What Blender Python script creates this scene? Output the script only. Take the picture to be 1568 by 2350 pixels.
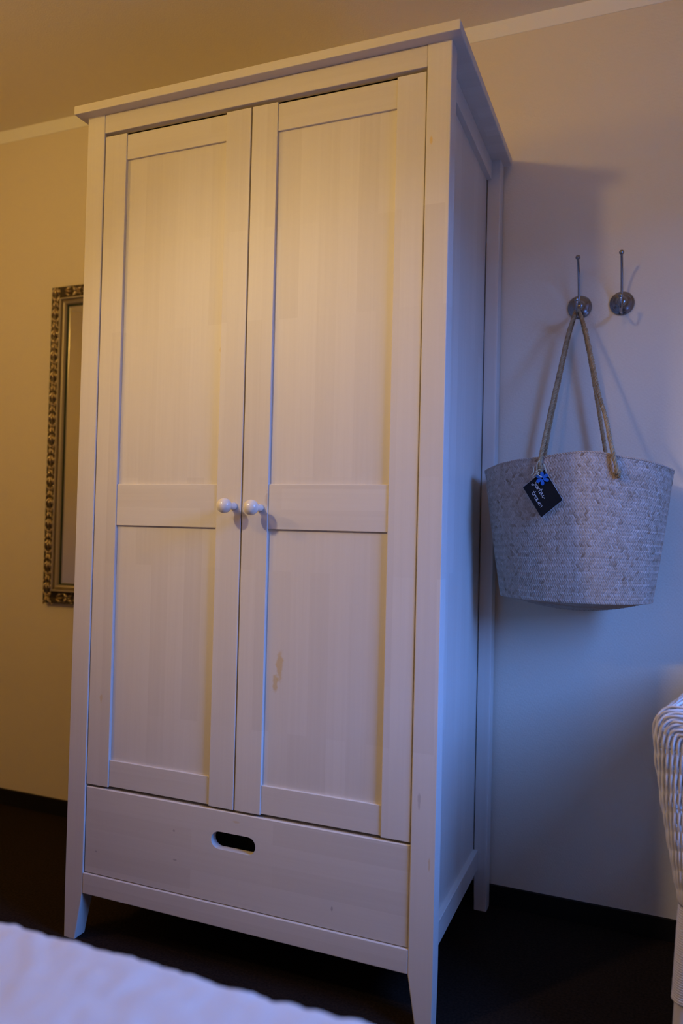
import bpy, bmesh, math, random
from mathutils import Vector, Matrix, noise

# ------------------------------------------------------------------ clear
for o in list(bpy.data.objects):
    bpy.data.objects.remove(o)
sc = bpy.context.scene
COL = sc.collection
random.seed(7)
PI = math.pi

# ------------------------------------------------------------------ camera
# solved from the wardrobe's edges (photo frame 1568 x 2350, focal length in pixels)
CAM = Vector((1.2907, -1.4856, 0.9968))
YAW, PITCH, ROLL, FPX = math.radians(21.9462), math.radians(1.0799), math.radians(1.3686), 1762.7
_f = Vector((-math.sin(YAW) * math.cos(PITCH), math.cos(YAW) * math.cos(PITCH), math.sin(PITCH)))
_r = Vector((math.cos(YAW), math.sin(YAW), 0))
_u = _r.cross(_f)
CR = _r * math.cos(ROLL) + _u * math.sin(ROLL)
CU = -_r * math.sin(ROLL) + _u * math.cos(ROLL)
CF = _f
cd = bpy.data.cameras.new('camera')
cam = bpy.data.objects.new('camera', cd)
COL.objects.link(cam)
M = Matrix((CR, CU, -CF)).transposed().to_4x4()
M.translation = CAM
cam.matrix_world = M
cd.sensor_fit = 'HORIZONTAL'
cd.sensor_width = 24.0
cd.lens = 24.0 * FPX / 1568.0
cd.clip_start = 0.02
cd.dof.use_dof = True
cd.dof.focus_distance = 1.72
cd.dof.aperture_fstop = 2.2
sc.camera = cam

# ------------------------------------------------------------------ world, exposure
SKY = (0.10, 0.285, 1.0)
SKY_STRENGTH = 35.0
# warm ceiling spots: (place, aim, colour, watts, cone); the first lights the mirror wall, the other two the wardrobe
SPOTS = [
    (Vector((-0.98, -1.00, 1.92)), Vector((-0.98, -1.00, 0.50)), (1.0, 0.58, 0.13), 22.0, None),
    (Vector((-0.18, -1.50, 2.10)), Vector((0.56, 0.0, 1.08)), (1.0, 0.77, 0.48), 55.0, math.radians(50)),
    (Vector((1.02, -1.56, 2.15)), Vector((0.98, 0.59, 1.90)), (1.0, 0.56, 0.10), 10.0, math.radians(60)),
    (Vector((0.26, -1.50, 2.17)), Vector((0.42, 0.0, 2.42)), (1.0, 0.68, 0.18), 27.0, math.radians(112)),
]
w = bpy.data.worlds.new('dusk_sky')
sc.world = w
w.use_nodes = True
bg = w.node_tree.nodes['Background']
bg.inputs[0].default_value = (*SKY, 1)
bg.inputs[1].default_value = SKY_STRENGTH
sc.view_settings.view_transform = 'Standard'
sc.view_settings.look = 'None'
sc.view_settings.gamma = 1
sc.view_settings.use_curve_mapping = False
sc.view_settings.exposure = 0.0

# room extents
YW = 0.5938            # back wall
XL, XR = -2.30, 2.02   # left and right wall
YF = -2.80             # wall behind the camera
ZC = 2.392             # ceiling
WIN_Y0, WIN_Y1, WIN_Z0, WIN_Z1 = -0.80, -0.14, 0.90, 2.01

# light portal in the window opening (guides sampling of the sky, gives no light itself)
pl = bpy.data.lights.new('window_portal', 'AREA')
pl.shape = 'RECTANGLE'
pl.size = WIN_Z1 - WIN_Z0
pl.size_y = WIN_Y1 - WIN_Y0
pl.cycles.is_portal = True
po = bpy.data.objects.new('window_portal', pl)
COL.objects.link(po)
po.location = (XR + 0.24, (WIN_Y0 + WIN_Y1) / 2, (WIN_Z0 + WIN_Z1) / 2)
po.rotation_euler = (0, math.radians(90), 0)


# ------------------------------------------------------------------ pixel helpers (directions only)
def ray(px, py):
    return CF + CR * ((px - 784) / FPX) - CU * ((py - 1175) / FPX)


def on_plane(px, py, p0, n):
    d = ray(px, py)
    return CAM + d * ((p0 - CAM).dot(n) / d.dot(n))


# ------------------------------------------------------------------ node helpers
def new_mat(name):
    m = bpy.data.materials.new(name)
    m.use_nodes = True
    nt = m.node_tree
    return m, nt, nt.nodes['Principled BSDF']


def N(nt, typ, **kw):
    n = nt.nodes.new(typ)
    for k, v in kw.items():
        if k.startswith('i_'):
            n.inputs[k[2:].replace('_', ' ')].default_value = v
        else:
            setattr(n, k, v)
    return n


def plain(name, col, rough=0.6, metal=0.0, spec=0.5, emit=None, estr=0):
    m, nt, b = new_mat(name)
    b.inputs['Base Color'].default_value = (*col, 1)
    b.inputs['Roughness'].default_value = rough
    b.inputs['Metallic'].default_value = metal
    b.inputs['Specular IOR Level'].default_value = spec
    if emit:
        b.inputs['Emission Color'].default_value = (*emit, 1)
        b.inputs['Emission Strength'].default_value = estr
    return m


def math_node(nt, op, a, b=None):
    n = nt.nodes.new('ShaderNodeMath')
    n.operation = op
    for i, v in enumerate((a, b)):
        if v is None:
            continue
        if isinstance(v, (int, float)):
            n.inputs[i].default_value = v
        else:
            nt.links.new(v, n.inputs[i])
    return n.outputs[0]


def wood(name, axis, spots=()):
    """white-washed pine; axis = direction of the grain"""
    m, nt, b = new_mat(name)
    L = nt.links.new
    tc = N(nt, 'ShaderNodeTexCoord')
    sp = N(nt, 'ShaderNodeSeparateXYZ')
    L(tc.outputs['Object'], sp.inputs[0])
    X, Y, Z = sp.outputs
    if axis == 'z':
        lon, lat = Z, math_node(nt, 'ADD', X, Y)
    elif axis == 'x':
        lon, lat = X, math_node(nt, 'ADD', Z, Y)
    else:
        lon, lat = Y, math_node(nt, 'ADD', Z, X)
    cv = N(nt, 'ShaderNodeCombineXYZ')
    L(lon, cv.inputs[0]); L(lat, cv.inputs[1])
    br = N(nt, 'ShaderNodeTexBrick', offset=0.37, offset_frequency=2, squash=1.0)
    br.inputs['Scale'].default_value = 1.0
    br.inputs['Brick Width'].default_value = 0.55
    br.inputs['Row Height'].default_value = 0.045
    br.inputs['Mortar Size'].default_value = 0.0
    br.inputs['Color1'].default_value = (0.0, 0.0, 0.0, 1)
    br.inputs['Color2'].default_value = (1.0, 1.0, 1.0, 1)
    L(cv.outputs[0], br.inputs['Vector'])
    g = N(nt, 'ShaderNodeCombineXYZ')
    L(math_node(nt, 'MULTIPLY', lon, 2.2), g.inputs[0])
    L(math_node(nt, 'MULTIPLY', lat, 95.0), g.inputs[1])
    nz = N(nt, 'ShaderNodeTexNoise')
    nz.inputs['Scale'].default_value = 1.0
    nz.inputs['Detail'].default_value = 5.0
    nz.inputs['Roughness'].default_value = 0.62
    nz.inputs['Distortion'].default_value = 0.6
    L(g.outputs[0], nz.inputs['Vector'])
    s = math_node(nt, 'ADD', math_node(nt, 'MULTIPLY', br.outputs['Color'], 0.40),
                  math_node(nt, 'MULTIPLY', nz.outputs['Fac'], 0.55))
    cr = N(nt, 'ShaderNodeValToRGB')
    e = cr.color_ramp.elements
    e[0].position, e[0].color = 0.15, (0.725, 0.665, 0.58, 1)
    e[1].position, e[1].color = 0.85, (0.635, 0.57, 0.485, 1)
    L(s, cr.inputs[0])
    col = cr.outputs['Color']
    for (p, r, c, amt) in spots:      # yellowed knots and rubbed marks
        vd = N(nt, 'ShaderNodeVectorMath', operation='SUBTRACT')
        L(tc.outputs['Object'], vd.inputs[0])
        vd.inputs[1].default_value = p
        vs = N(nt, 'ShaderNodeVectorMath', operation='DIVIDE')
        L(vd.outputs[0], vs.inputs[0]); vs.inputs[1].default_value = r
        ln = N(nt, 'ShaderNodeVectorMath', operation='LENGTH')
        L(vs.outputs[0], ln.inputs[0])
        n2 = N(nt, 'ShaderNodeTexNoise'); n2.inputs['Scale'].default_value = 70
        L(tc.outputs['Object'], n2.inputs['Vector'])
        dd = math_node(nt, 'ADD', ln.outputs['Value'], math_node(nt, 'MULTIPLY', n2.outputs['Fac'], 1.4))
        mr = N(nt, 'ShaderNodeMapRange', interpolation_type='SMOOTHSTEP')
        L(dd, mr.inputs[0])
        mr.inputs[1].default_value, mr.inputs[2].default_value = 1.7, 1.2
        mr.inputs[3].default_value, mr.inputs[4].default_value = 0.0, amt
        mx = N(nt, 'ShaderNodeMix', data_type='RGBA')
        L(mr.outputs[0], mx.inputs['Factor'])
        L(col, mx.inputs[6]); mx.inputs[7].default_value = (*c, 1)
        col = mx.outputs[2]
    L(col, b.inputs['Base Color'])
    b.inputs['Roughness'].default_value = 0.47
    b.inputs['Specular IOR Level'].default_value = 0.35
    bp = N(nt, 'ShaderNodeBump')
    bp.inputs['Strength'].default_value = 0.12
    bp.inputs['Distance'].default_value = 0.001
    L(nz.outputs['Fac'], bp.inputs['Height'])
    L(bp.outputs[0], b.inputs['Normal'])
    return m


def wallpaper(name, col, plane='xz', strength=0.5):
    m, nt, b = new_mat(name)
    L = nt.links.new
    tc = N(nt, 'ShaderNodeTexCoord')
    sp = N(nt, 'ShaderNodeSeparateXYZ')
    L(tc.outputs['Object'], sp.inputs[0])
    a, c = {'xz': (0, 2), 'yz': (1, 2), 'xy': (0, 1)}[plane]
    A, Cc = sp.outputs[a], sp.outputs[c]
    s1 = math_node(nt, 'SINE', math_node(nt, 'MULTIPLY', math_node(nt, 'ADD', A, Cc), 850.0))
    s2 = math_node(nt, 'SINE', math_node(nt, 'MULTIPLY', math_node(nt, 'SUBTRACT', Cc, math_node(nt, 'MULTIPLY', A, 0.25)), 1150.0))
    nz = N(nt, 'ShaderNodeTexNoise')
    nz.inputs['Scale'].default_value = 240
    nz.inputs['Detail'].default_value = 3
    L(tc.outputs['Object'], nz.inputs['Vector'])
    h = math_node(nt, 'ADD', math_node(nt, 'MULTIPLY', math_node(nt, 'MULTIPLY', s1, s2), 0.22),
                  math_node(nt, 'MULTIPLY', nz.outputs['Fac'], 1.6))
    bp = N(nt, 'ShaderNodeBump')
    bp.inputs['Strength'].default_value = strength
    bp.inputs['Distance'].default_value = 0.0007
    L(h, bp.inputs['Height'])
    L(bp.outputs[0], b.inputs['Normal'])
    b.inputs['Base Color'].default_value = (*col, 1)
    b.inputs['Roughness'].default_value = 0.75
    b.inputs['Specular IOR Level'].default_value = 0.25
    return m


def carpet(name, col):
    m, nt, b = new_mat(name)
    L = nt.links.new
    tc = N(nt, 'ShaderNodeTexCoord')
    nz = N(nt, 'ShaderNodeTexNoise')
    nz.inputs['Scale'].default_value = 180
    nz.inputs['Detail'].default_value = 4
    L(tc.outputs['Object'], nz.inputs['Vector'])
    cr = N(nt, 'ShaderNodeValToRGB')
    e = cr.color_ramp.elements
    e[0].position, e[0].color = 0.3, (col[0] * .6, col[1] * .6, col[2] * .6, 1)
    e[1].position, e[1].color = 0.7, (col[0] * 1.3, col[1] * 1.3, col[2] * 1.3, 1)
    L(nz.outputs['Fac'], cr.inputs[0])
    L(cr.outputs[0], b.inputs['Base Color'])
    bp = N(nt, 'ShaderNodeBump')
    bp.inputs['Strength'].default_value = 0.6
    bp.inputs['Distance'].default_value = 0.002
    L(nz.outputs['Fac'], bp.inputs['Height'])
    L(bp.outputs[0], b.inputs['Normal'])
    b.inputs['Roughness'].default_value = 0.95
    b.inputs['Specular IOR Level'].default_value = 0.1
    return m


def straw(name, cols, rough=0.6, noise_scale=(60, 60, 60)):
    """straw/fibre colour varied by the mesh attribute 'tone' (0..1) and noise"""
    m, nt, b = new_mat(name)
    L = nt.links.new
    at = N(nt, 'ShaderNodeAttribute', attribute_name='tone')
    tc = N(nt, 'ShaderNodeTexCoord')
    mp = N(nt, 'ShaderNodeMapping')
    mp.inputs['Scale'].default_value = noise_scale
    L(tc.outputs['Object'], mp.inputs[0])
    nz = N(nt, 'ShaderNodeTexNoise')
    nz.inputs['Scale'].default_value = 1.0
    nz.inputs['Detail'].default_value = 3
    L(mp.outputs[0], nz.inputs['Vector'])
    s = math_node(nt, 'ADD', at.outputs['Fac'], math_node(nt, 'MULTIPLY', math_node(nt, 'SUBTRACT', nz.outputs['Fac'], 0.5), 0.5))
    cr = N(nt, 'ShaderNodeValToRGB')
    e = cr.color_ramp.elements
    e[0].position, e[0].color = 0.0, (*cols[0], 1)
    e[1].position, e[1].color = 1.0, (*cols[-1], 1)
    for i, c in enumerate(cols[1:-1]):
        x = cr.color_ramp.elements.new((i + 1) / (len(cols) - 1))
        x.color = (*c, 1)
    L(s, cr.inputs[0])
    L(cr.outputs[0], b.inputs['Base Color'])
    b.inputs['Roughness'].default_value = rough
    b.inputs['Specular IOR Level'].default_value = 0.35
    return m


KNOT = (0.62, 0.44, 0.20)
SMUDGE = (0.36, 0.30, 0.27)
MAT = dict(
    wood_z=wood('whitewashed_pine_upright', 'z', spots=[
        ((0.552, 0.0, 0.69), (0.011, 0.1, 0.040), KNOT, 0.75),
        ((0.543, 0.0, 0.655), (0.008, 0.1, 0.02), KNOT, 0.75),
        ((0.868, 0.0, 1.78), (0.004, 0.03, 0.011), (0.72, 0.50, 0.16), 0.8),
        ((0.873, 0.0, 0.455), (0.004, 0.03, 0.02), SMUDGE, 0.45),
        ((0.896, 0.0, 0.335), (0.003, 0.03, 0.014), KNOT, 0.6),
        ((0.517, 0.0, 1.055), (0.008, 0.1, 0.02), (0.50, 0.38, 0.27), 0.5),
        ((0.385, 0.0, 1.39), (0.004, 0.1, 0.008), KNOT, 0.6),
        ((0.088, 0.0, 0.575), (0.004, 0.1, 0.012), KNOT, 0.55),
    ]),
    wood_x=wood('whitewashed_pine_level', 'x', spots=[
        ((0.300, 0.0, 0.300), (0.004, 0.1, 0.004), SMUDGE, 0.6),
        ((0.305, 0.0, 0.235), (0.007, 0.1, 0.003), SMUDGE, 0.6),
        ((0.085, 0.0, 0.215), (0.005, 0.1, 0.003), SMUDGE, 0.6),
        ((0.690, 0.0, 0.205), (0.003, 0.1, 0.006), SMUDGE, 0.6),
        ((0.46, 0.0, 0.345), (0.012, 0.1, 0.003), KNOT, 0.5),
    ]),
    wood_y=wood('whitewashed_pine_deep', 'y'),
    knob=plain('cream_lacquer', (0.78, 0.70, 0.58), 0.22),
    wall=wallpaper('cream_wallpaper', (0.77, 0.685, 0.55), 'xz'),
    wall_side=wallpaper('cream_wallpaper_side', (0.56, 0.46, 0.31), 'yz'),  # these walls are darkened and yellowed to keep the bounced light warm
    ceiling=wallpaper('ceiling_paper', (0.88, 0.79, 0.60), 'xy', 0.6),
    strip=wallpaper('white_border_paper', (0.88, 0.86, 0.82), 'xz', 0.3),
    carpet=carpet('dark_brown_carpet', (0.020, 0.0125, 0.0085)),
    base=plain('black_baseboard', (0.010, 0.008, 0.007), 0.6, spec=0.2),
    metal=plain('brushed_nickel', (0.33, 0.33, 0.34), 0.24, 1.0),
    frame_dark=plain('dark_recess_patina', (0.050, 0.034, 0.020), 0.45, 0.4),  # patina tone that also puts the recesses' darkness into the colour
    frame_gilt=plain('antique_silver_gilt', (0.64, 0.53, 0.36), 0.33, 0.95),
    frame_bar=plain('antique_silver_bar', (0.46, 0.40, 0.32), 0.42, 0.7),
    mirror=plain('mirror_glass', (0.86, 0.88, 0.86), 0.01, 1.0),
    mirror_edge=plain('mirror_edge_green', (0.02, 0.045, 0.030), 0.2),
    straw=straw('woven_straw', [(0.27, 0.175, 0.105), (0.43, 0.325, 0.24), (0.51, 0.405, 0.325), (0.60, 0.495, 0.41)], 0.55),
    straw_in=plain('straw_lining', (0.20, 0.14, 0.09), 0.9),
    rope=straw('seagrass_rope', [(0.17, 0.105, 0.05), (0.36, 0.25, 0.13), (0.48, 0.36, 0.20)], 0.7, (300, 300, 60)),
    slate=plain('black_card', (0.010, 0.009, 0.009), 0.65, spec=0.2),
    card_edge=plain('grey_card_edge', (0.50, 0.50, 0.52), 0.8),
    chalk=plain('white_chalk_ink', (0.72, 0.70, 0.70), 0.8),
    blue=plain('blue_painted_wood', (0.012, 0.15, 0.52), 0.45),
    string=plain('pale_raffia_string', (0.62, 0.60, 0.44), 0.8),
    wicker=straw('white_wicker', [(0.62, 0.55, 0.46), (0.76, 0.72, 0.66), (0.82, 0.79, 0.74)], 0.42),
    bedspread=plain('white_bedspread', (0.83, 0.78, 0.68), 0.85, spec=0.2),
    mattress=plain('mattress_cloth', (0.7, 0.68, 0.64), 0.9),
    bedwood=wood('bed_pine', 'x'),
    white=plain('white_lacquer', (0.75, 0.74, 0.72), 0.4),
    lawn=plain('dusk_ground', (0.03, 0.035, 0.03), 0.9),
)
# clear window glass
_m, _nt, _b = new_mat('clear_window_glass')
_nt.nodes.remove(_b)
_o = _nt.nodes['Material Output']
_t = N(_nt, 'ShaderNodeBsdfTransparent'); _g = N(_nt, 'ShaderNodeBsdfGlossy'); _g.inputs['Roughness'].default_value = 0.02
_x = N(_nt, 'ShaderNodeMixShader'); _x.inputs[0].default_value = 0.05
_nt.links.new(_t.outputs[0], _x.inputs[1]); _nt.links.new(_g.outputs[0], _x.inputs[2]); _nt.links.new(_x.outputs[0], _o.inputs['Surface'])
MAT['glass'] = _m


# ------------------------------------------------------------------ object helpers
def world_loc(o):
    v = Vector((0, 0, 0))
    while o is not None:
        v += o.location
        o = o.parent
    return v


def tag(o, label=None, cat=None, group=None, kind=None):
    for k, v in (('label', label), ('category', cat), ('group', group), ('kind', kind)):
        if v:
            o[k] = v
    return o


def thing(name, loc, label, cat, group=None):
    o = bpy.data.objects.new(name, None)
    o.empty_display_size = 0.05
    COL.objects.link(o)
    o.location = loc
    return tag(o, label, cat, group)


def link(name, me, mat, parent=None, smooth=False):
    """me holds world coordinates; the parent chain only translates"""
    if parent is not None:
        me.transform(Matrix.Translation(-world_loc(parent)))
    me.materials.clear()
    me.materials.append(MAT[mat] if isinstance(mat, str) else mat)
    if smooth:
        me.polygons.foreach_set('use_smooth', [True] * len(me.polygons))
    me.update()
    o = bpy.data.objects.new(name, me)
    COL.objects.link(o)
    o.parent = parent
    return o


def bm_obj(name, bm, mat, parent=None, smooth=False):
    bmesh.ops.recalc_face_normals(bm, faces=bm.faces[:])
    me = bpy.data.meshes.new(name)
    bm.to_mesh(me)
    bm.free()
    return link(name, me, mat, parent, smooth)


def pd_obj(name, V, F, mat, parent=None, smooth=False, tone=None):
    me = bpy.data.meshes.new(name)
    me.from_pydata([tuple(v) for v in V], [], F)
    if tone is not None:
        a = me.attributes.new('tone', 'FLOAT', 'POINT')
        a.data.foreach_set('value', tone)
    return link(name, me, mat, parent, smooth)


def structure(o):
    o['kind'] = 'structure'
    return o


def add_box(bm, x0, x1, y0, y1, z0, z1):
    vs = [bm.verts.new((x, y, z)) for x in (x0, x1) for y in (y0, y1) for z in (z0, z1)]
    for f in ((0, 1, 3, 2), (4, 6, 7, 5), (0, 4, 5, 1), (2, 3, 7, 6), (0, 2, 6, 4), (1, 5, 7, 3)):
        bm.faces.new([vs[i] for i in f])
    return vs


def box(name, x0, x1, y0, y1, z0, z1, mat, parent=None, bev=0.0015, seg=2):
    bm = bmesh.new()
    add_box(bm, x0, x1, y0, y1, z0, z1)
    if bev:
        bmesh.ops.bevel(bm, geom=bm.edges[:], offset=bev, segments=seg, affect='EDGES', profile=0.6)
    o = bm_obj(name, bm, mat, parent)
    return o


def tube(V, F, path, r, n=6, closed=False, cap=True, T=None, tone=0.5):
    """append a tube along path (list of Vector) to V, F; r float or list"""
    P = [Vector(p) for p in path]
    m = len(P)
    base = len(V)
    up = Vector((0.13, 0.21, 0.97))
    prev = None
    for i in range(m):
        a = P[(i - 1) % m] if (closed or i > 0) else P[i]
        b = P[(i + 1) % m] if (closed or i < m - 1) else P[i]
        t = (b - a)
        t = t.normalized() if t.length > 1e-9 else Vector((0, 0, 1))
        if prev is None:
            s = t.cross(up)
            if s.length < 1e-4:
                s = t.cross(Vector((1, 0, 0)))
        else:
            s = prev - t * prev.dot(t)
            if s.length < 1e-6:
                s = t.cross(up)
        s.normalize()
        prev = s
        q = t.cross(s)
        rr = r[i] if isinstance(r, (list, tuple)) else r
        for k in range(n):
            an = 2 * PI * k / n
            V.append(P[i] + s * (rr * math.cos(an)) + q * (rr * math.sin(an)))
            if T is not None:
                T.append(tone)
    for i in range(m if closed else m - 1):
        j = (i + 1) % m
        for k in range(n):
            k2 = (k + 1) % n
            F.append((base + i * n + k, base + i * n + k2, base + j * n + k2, base + j * n + k))
    if cap and not closed:
        F.append(tuple(base + k for k in reversed(range(n))))
        F.append(tuple(base + (m - 1) * n + k for k in range(n)))


def catmull(pts, n=8):
    P = [Vector(p) for p in pts]
    P = [P[0] * 2 - P[1]] + P + [P[-1] * 2 - P[-2]]
    out = []
    for i in range(1, len(P) - 2):
        for k in range(n):
            t = k / n
            a, b, c, d = P[i - 1], P[i], P[i + 1], P[i + 2]
            out.append(0.5 * ((2 * b) + (c - a) * t + (2 * a - 5 * b + 4 * c - d) * t * t + (3 * b - a - 3 * c + d) * t ** 3))
    out.append(P[-2])
    return out


def lathe(profile, origin, axis, side, n=32):
    """profile: (radius, height) pairs revolved about axis; returns V, F"""
    ax = Vector(axis).normalized()
    s = Vector(side).normalized()
    q = ax.cross(s)
    V, F = [], []
    for (r, h) in profile:
        for k in range(n):
            a = 2 * PI * k / n
            V.append(Vector(origin) + ax * h + s * (r * math.cos(a)) + q * (r * math.sin(a)))
    for i in range(len(profile) - 1):
        for k in range(n):
            k2 = (k + 1) % n
            F.append((i * n + k, i * n + k2, (i + 1) * n + k2, (i + 1) * n + k))
    F.append(tuple(reversed(range(n))))
    F.append(tuple((len(profile) - 1) * n + k for k in range(n)))
    return V, F


# ================================================================== ROOM
structure(box('floor', XL - .2, XR + .2, YF - .2, YW + .2, -0.12, 0.0, 'carpet', bev=0))
structure(box('ceiling', XL - .2, XR + .2, YF - .2, YW + .2, ZC, ZC + 0.12, 'ceiling', bev=0))
structure(box('wall_back', XL - .2, XR + .2, YW, YW + 0.2, 0, ZC, 'wall', bev=0))
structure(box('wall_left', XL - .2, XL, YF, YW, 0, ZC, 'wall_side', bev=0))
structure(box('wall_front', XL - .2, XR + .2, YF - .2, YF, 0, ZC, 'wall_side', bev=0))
bm = bmesh.new()
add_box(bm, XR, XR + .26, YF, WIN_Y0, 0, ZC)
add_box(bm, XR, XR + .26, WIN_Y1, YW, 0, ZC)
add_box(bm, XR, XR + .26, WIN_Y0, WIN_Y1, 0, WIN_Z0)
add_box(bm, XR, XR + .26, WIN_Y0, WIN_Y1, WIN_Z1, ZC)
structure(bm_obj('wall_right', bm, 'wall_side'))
structure(box('trim_1', XL, XR, YW - 0.002, YW, 2.347, ZC, 'strip', bev=0))
structure(box('baseboard_back', XL, XR, YW - 0.010, YW, 0, 0.0525, 'base', bev=0.001))
structure(box('baseboard_left', XL, XL + 0.010, YF, YW - 0.010, 0, 0.0525, 'base', bev=0.001))
structure(box('baseboard_right', XR - 0.010, XR, YF, YW - 0.010, 0, 0.0525, 'base', bev=0.001))
# window in the right wall
bm = bmesh.new()
fx0, fx1, ft = XR + .13, XR + .19, 0.045
add_box(bm, fx0, fx1, WIN_Y0, WIN_Y1, WIN_Z0, WIN_Z0 + ft)
add_box(bm, fx0, fx1, WIN_Y0, WIN_Y1, WIN_Z1 - ft, WIN_Z1)
add_box(bm, fx0, fx1, WIN_Y0, WIN_Y0 + ft, WIN_Z0 + ft, WIN_Z1 - ft)
add_box(bm, fx0, fx1, WIN_Y1 - ft, WIN_Y1, WIN_Z0 + ft, WIN_Z1 - ft)
win = structure(bm_obj('window_1', bm, 'white'))
box('window_pane', XR + .158, XR + .162, WIN_Y0 + ft, WIN_Y1 - ft, WIN_Z0 + ft, WIN_Z1 - ft, 'glass', win, bev=0)
box('window_sill', XR - .03, XR + .13, WIN_Y0, WIN_Y1, WIN_Z0, WIN_Z0 + .02, 'white', win, bev=0.002)
structure(box('skyline_block', XR + 9.6, XR + 10.4, -25, 25, -0.4, 3.5, 'lawn', bev=0.1))  # unseen block added to cut off the low sky at the window
structure(box('ground_outside', XR + .26, XR + 40, -25, 25, -0.6, -0.4, 'lawn', bev=0))

# ------------------------------------------------------------------ lamps (out of view, light the room)
SPOT_LABELS = ['bare bulb ceiling lamp near the mirror wall', 'white ceiling spotlight turned down towards the wardrobe doors',
               'white ceiling spotlight turned towards the coat hooks', 'white ceiling spotlight turned up over the wardrobe top']
for (loc, aim, colr, watts, cone), lab in zip(SPOTS, SPOT_LABELS):
    t = thing('ceiling_spotlight' if cone else 'ceiling_lamp', (loc.x, loc.y, ZC), lab, 'spotlight' if cone else 'ceiling lamp')
    ax_b = (aim - loc).normalized()
    back = loc - ax_b * 0.10
    V, F = lathe([(0.055, 0), (0.055, 0.02), (0.010, 0.024), (0.010, max(0.03, ZC - back.z))], (back.x, back.y, ZC), (0, 0, -1), (1, 0, 0))
    pd_obj('stem', V, F, 'white', t, True)
    side = ax_b.cross(Vector((0, 1, 0) if abs(ax_b.z) > 0.9 else (0, 0, 1)))
    V, F = lathe([(0.015, -0.13), (0.035, -0.11), (0.045, -0.055)], loc, ax_b, side)
    pd_obj('lamp_head', V, F, 'white', t, True)
    sl = bpy.data.lights.new('bulb', 'SPOT' if cone else 'POINT')
    sl.energy = watts
    sl.color = colr
    if cone:
        sl.spot_size = cone
        sl.spot_blend = 1.0
    sl.shadow_soft_size = 0.06
    so = bpy.data.objects.new('bulb', sl)
    COL.objects.link(so)
    so.parent = t
    so.location = loc - Vector(t.location)
    so.rotation_euler = ax_b.to_track_quat('-Z', 'Y').to_euler()

# ================================================================== WARDROBE
W, D = 0.9074, 0.5818
PW, PD = 0.0509, 0.0440
ZT0, ZT1 = 1.9793, 2.0
wd = thing('wardrobe', (0, 0, 0), 'tall whitewashed pine wardrobe with two panelled doors and a drawer', 'wardrobe')
box('cornice', -0.022, W + 0.022, -0.0256, D, ZT0, ZT1, 'wood_x', wd, 0.0025)


def post(x_out, sgn, y_out, ys, pw, pw_b, pdp, pd_b):
    """square post whose foot tapers on its inner faces; sgn = direction inward in x, ys inward in y"""
    bm = bmesh.new()
    rings = []
    for (z, a, b) in ((0, pw_b, pd_b), (0.111, pw, pdp), (ZT0, pw, pdp)):
        rings.append([bm.verts.new((x_out + sgn * i, y_out + ys * j, z)) for (i, j) in ((0, 0), (a, 0), (a, b), (0, b))])
    for q in range(2):
        for k in range(4):
            bm.faces.new((rings[q][k], rings[q][(k + 1) % 4], rings[q + 1][(k + 1) % 4], rings[q + 1][k]))
    bm.faces.new(rings[0])
    bm.faces.new(rings[2])
    ed = [e for e in bm.edges if abs(e.verts[0].co.z - e.verts[1].co.z) > 0.05]
    bmesh.ops.bevel(bm, geom=ed, offset=0.0022, segments=3, affect='EDGES', profile=0.5)
    bm_obj('post', bm, 'wood_z', wd)


post(0, 1, 0, 1, PW, 0.0325, PD, 0.036)
post(W, -1, 0, 1, PW, 0.0325, PD, 0.036)
post(0, 1, D, -1, 0.0345, 0.0330, PD, 0.040)
post(W, -1, D, -1, 0.0345, 0.0330, PD, 0.040)
box('top_rail', PW, W - PW, 0.001, 0.021, 1.934, ZT0, 'wood_x', wd, 0.0022, 3)
box('bottom_rail', PW, W - PW, 0.000, 0.020, 0.1113, 0.1599, 'wood_x', wd, 0.0022, 3)
for s, x0 in ((1, 0), (-1, W)):
    def sx(a, b):
        p, q = x0 + s * a, x0 + s * b
        return min(p, q), max(p, q)
    a, b = sx(0.0235, 0.0435)
    box('side_rail', a, b, PD, D - PD, 1.930, ZT0, 'wood_y', wd, 0.0012)
    box('side_rail', a, b, PD, D - PD, 0.108, 0.158, 'wood_y', wd, 0.0012)
    a, b = sx(0.0365, 0.0425)
    box('side_panel', a, b, PD - .006, D - PD + .006, 0.158, 1.930, 'wood_z', wd, 0)
box('back_panel', 0.036, W - 0.036, D - 0.020, D - 0.014, 0.12, ZT0, 'wood_z', wd, 0)
box('floor_board', 0.045, W - 0.045, 0.024, D - 0.046, 0.366, 0.380, 'wood_x', wd, 0.001)
box('top_board', PW, W - PW, 0.0225, D - 0.046, 1.908, 1.9335, 'wood_x', wd, 0.001)
box('drawer_bed', 0.045, W - 0.045, 0.024, D - 0.046, 0.145, 0.155, 'wood_x', wd, 0.001)


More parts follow.
